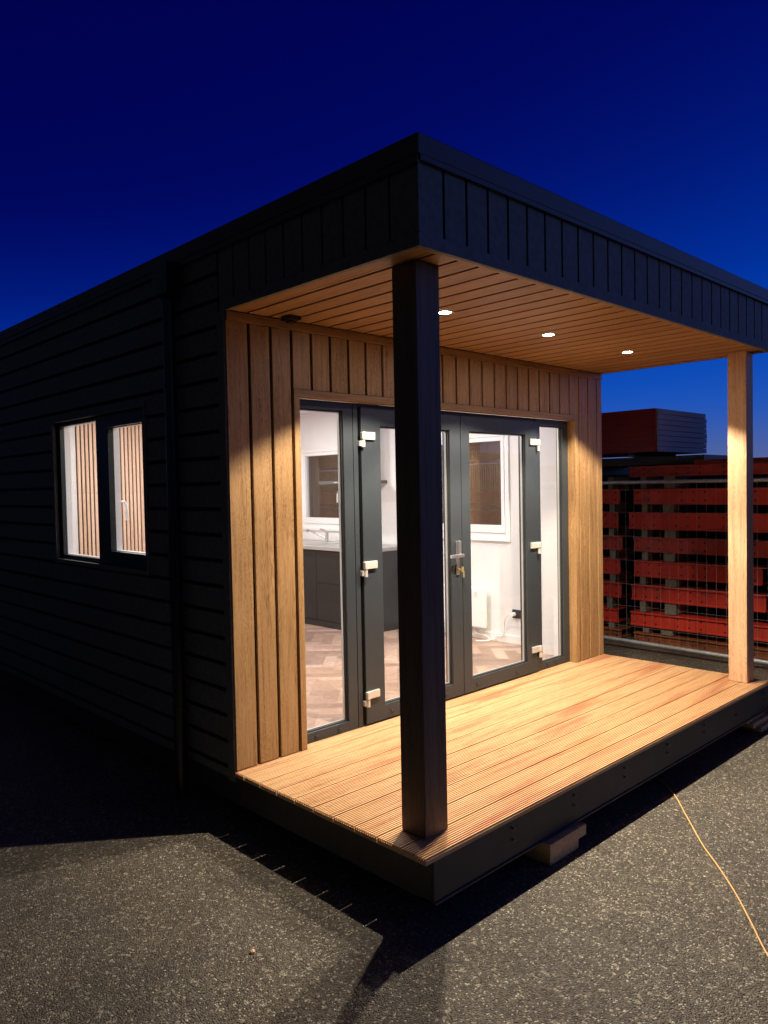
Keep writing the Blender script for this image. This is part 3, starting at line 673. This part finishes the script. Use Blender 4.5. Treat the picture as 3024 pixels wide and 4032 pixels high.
# ================================================================ loose stones
def stone_mesh(bm_target, c, r, rr):
    bm = bmesh.new(); bmesh.ops.create_icosphere(bm, subdivisions=1, radius=1)
    sx, sy, sz = r * rr.uniform(.6, 1.3), r * rr.uniform(.6, 1.3), r * rr.uniform(.3, .6); a = rr.random() * 6.28
    for v in bm.verts:
        q = Vector((v.co.x * sx, v.co.y * sy, v.co.z * sz)) * rr.uniform(.8, 1.15)
        v.co = Vector((c[0] + q.x * math.cos(a) - q.y * math.sin(a), c[1] + q.x * math.sin(a) + q.y * math.cos(a), c[2] + q.z))
    return bm
SM = [plain('pale chipping', (.62, .58, .50), .45), plain('tan chipping', (.40, .32, .21), .5), plain('grey chipping', (.20, .185, .16), .55), plain('dark chipping', (.05, .045, .04), .6)]
mb = MB(); rr = random.Random(11); cnt = 0
while cnt < 5500:
    d = .9 + 4.3 * rr.random() ** 1.3; an = math.radians(46) + rr.uniform(-.62, .62)
    x, y = -2.21 + d * math.sin(an) * 1.0, -3.47 + d * math.cos(an)
    if x > .03 and y > -1.45: continue
    r = rr.uniform(.0014, .0034); mb.add(stone_mesh(None, (x, y, G + r * .15), r, rr), rr.choice([0, 0, 1, 2, 2, 2, 3])); cnt += 1
o = mb.build('gravel', SM); o['kind'] = 'stuff'; o['label'] = 'pale and grey chippings scattered on the asphalt'
M['tan'] = plain('tan stone', (.62, .40, .24), .5)
mb = MB(); mb.add(stone_mesh(None, (-.562, -.967 - .0, G + .006), .019, random.Random(4))); tag(mb.build('loose_stone', M['tan']), 'single tan pebble lying on the asphalt left of the post shadow', 'pebble')
# ================================================================ yard behind: mesh fence, stacked red steel
fn_ = thing('temporary_fence', 'galvanised mesh fence panel in front of the red steel stack', 'fence', (5.43, .2, G))
for z, r in ((1.505, .019), (-.235, .021)):
    mb = MB(); mb.cyl((5.43, -1.9, z - (.02 if z < 0 else 0)), (5.43, 1.62, z + (.02 if z < 0 else 0)), r, 14); mb.build('rail', M['galv'], fn_, smooth=True)
for yy in (-1.9, 1.62):
    mb = MB(); mb.cyl((5.43, yy, G + .03), (5.43, yy, 1.505), .02, 14); mb.build('upright', M['galv'], fn_, smooth=True)
mb = MB(); y = -1.88; rr = random.Random(2)
while y < 1.6:
    j = rr.uniform(-.004, .004); mb.cyl((5.43, y, -.235), (5.432, y + j, 1.505), .0017, 6); y += .0975
for z in (-.06, .16, .40, .66, .92, 1.18, 1.42):
    mb.cyl((5.428, -1.88, z), (5.428, 1.6, z), .0017, 6)
mb.build('wire_mesh', M['wire'], fn_)
for yy in (-1.9, 1.62): B('foot', plain('concrete foot', (.3, .29, .27), .85, noise=.2), fn_, (5.25, 5.61, yy - .11, yy + .11, G + .001, G + .12), bev=.015)
# long beams: channel section with bolt holes modelled as dark plugs, running along Y
SX = 5.90
def steel_beam(y0, y1, z0, z1, m, label, X=SX, cat='steel beam', holes=True, grp='red steel beams stacked behind the fence'):
    t = thing('steel_beam', label, cat, (X + .1, (y0 + y1) / 2, z0), grp)
    h = z1 - z0; th = .008
    prof = [(X, z0), (X, z1), (X + .22, z1), (X + .22, z1 - th * 1.6), (X + .010, z1 - th * 1.6), (X + .010, z0 + th * 1.6), (X + .22, z0 + th * 1.6), (X + .22, z0)]
    mb = MB(); mb.extrude_y(prof, y0, y1)
    yy = y0 + .35
    while yy < y1 - .1: mb.box(X + .010, X + .20, yy, yy + .010, z0 + .014, z1 - .014); yy += .62
    mb.build('web', m, t)
    # raised lips top and bottom
    B('flange', m, t, (X - .022, X - .0005, y0, y1, z1 - .016, z1 + .002), (X - .022, X - .0005, y0, y1, z0 - .002, z0 + .016), bev=.003)
    if holes:
        mb = MB(); yy = y1 - .045; k = 0
        while yy > y0 + .02:
            if k % 4 != 3:
                for zz in (z0 + h * .24, z1 - h * .24): mb.cyl((X - .001, yy, zz), (X + .006, yy, zz), .0105, 10)
            yy -= .128; k += 1
        mb.build('bolt_holes', M['gasket'], t)
    return t
L_ = [(1.567, 1.683, 'redworn'), (1.256, 1.426, 'red'), (.972, 1.157, 'red'), (.716, .878, 'redworn'), (.432, .611, 'red'), (.160, .332, 'red'), (-.135, .020, 'red'), (-.315, -.215, 'rust')]
nm = ['topmost', 'second from top', 'third from top', 'fourth from top', 'fifth from top', 'sixth from top', 'seventh from top', 'lowest']
look = {'redworn': 'worn dirty red', 'red': 'red painted', 'rust': 'rusty orange'}
for i, (z0, z1, mk) in enumerate(L_):
    je = random.Random(i).uniform(-.045, .035)
    yend = -3.2 if i < 4 else (-.62 if i < 6 else -3.2)
    steel_beam(yend - je, .835 + je, z0, z1, M[mk], '%s long steel beam with bolt holes behind the fence, %s of its pile' % (look[mk], nm[i]))
for i, (z0, z1, mk) in enumerate(L_):
    if i == 0: continue
    je = random.Random(i + 40).uniform(-.03, .05)
    steel_beam(.985 + je, 8.0, z0 + .004, z1 + .004, M[mk], '%s shorter beam beside the oak wall corner, %s of the left pile' % (look[mk], nm[i]), X=SX + .01, grp='red steel beams in the left pile')
# timber spacers between the layers
sp_names = ['between the two topmost beams', 'below the second beam', 'below the third beam', 'below the fourth beam', 'below the fifth beam', 'below the sixth beam', 'below the seventh beam']
for i in range(7):
    zt, zb = L_[i][0] - .003, L_[i + 1][1] + .007
    for nme, yc, (wd) in (('right', .40, .13), ('middle', .70, .07), ('left', 1.10, .07)):
        if i == 0 and nme == 'left': zt = L_[0][0]
        hh = zt - zb
        t = MB(); r_ = random.Random(i * 7 + int(yc * 10))
        yj = yc + r_.uniform(-.03, .03)
        t.box(SX + .0, SX + .9, yj - wd / 2, yj + wd / 2, zb, zt, bev=.003)
        tag(t.build('timber_spacer', M['grey_wood']), 'grey timber spacer %s, %s one of the row' % (sp_names[i], {'right': 'widest', 'middle': 'central', 'left': 'leftmost'}[nme]), 'timber spacer', 'timber spacers between steel beams')
# dark beams on top and behind
B_ = MB(); B_.box(SX + .1, SX + .32, -3.2, .15, 1.686, 1.735, bev=.004); tag(B_.build('steel_bar', M['redworn']), 'dark dirty flat bar lying on top of the red beam pile', 'steel bar')
B_ = MB(); B_.box(SX + .35, SX + 1.2, .15, 8.0, 1.70, 1.80, bev=.006); tag(B_.build('steel_crossbeam', M['roofmetal']), 'dark grey crossbeam lying under the boxed red panels', 'steel beam')
for yy, lb in ((.95, 'small timber bearer under the near corner of the boxed red panels'), (2.0, 'small timber bearer under the far end of the boxed red panels')):
    B_ = MB(); B_.box(6.1, 7.2, yy - .04, yy + .04, 1.801, 1.846, bev=.003); tag(B_.build('timber_bearer', M['grey_wood']), lb, 'timber bearer')
pk = thing('panel_stack', 'stack of red coated panels with grey board ends on top of the beams', 'panel stack', (6.7, 1.3, 1.847))
zz = 1.848; hgt = .0585
M['boardend'] = wood('grey board edge', [(.30, .27, .27), (.42, .38, .38), (.50, .46, .46)], 'X', .8, 40, .05, vary=.25)
for i in range(8):
    e = random.Random(i + 3).uniform(-.012, .012); h_ = .061
    B('panel', M['redply'], pk, (6.0, 7.30 + e, .59, 8.2, zz, zz + h_ - .0015))
    B('board_end', M['boardend'], pk, (6.028, 7.305 + e + (.02 if i < 7 else -.01), .572, .5895, zz + .001, zz + h_ - .004), bev=.002)
    zz += .0615
# dark hall far behind closing the yard
B_ = MB(); B_.box(26, 27, -12, 22, G, 1.2); tag(B_.build('boundary_wall', M['beam']), 'low dark boundary wall far behind the stack', 'wall')
B_ = MB(); B_.box(6.3, 7.3, -3.2, 1.55, G + .001, 1.60); B_.box(6.22, 7.3, 1.55, 8.0, G + .001, 1.795); tag(B_.build('steel_crate', M['gasket']), 'dark mass of steelwork behind the red beams', 'steelwork')

# unseen block added behind the camera, masks low sky in the door glass
wh = thing('sky_blocker', 'long low dark warehouse added across the yard, masks low sky in the door glass', 'sky_blocker', (10, -24, G))
B('wall', M['clad'], wh, (-14, 34, -26, -22, G, 2.9)); B('roof', M['roofmetal'], wh, (-14.3, 34.3, -26.3, -21.7, 2.91, 3.2))
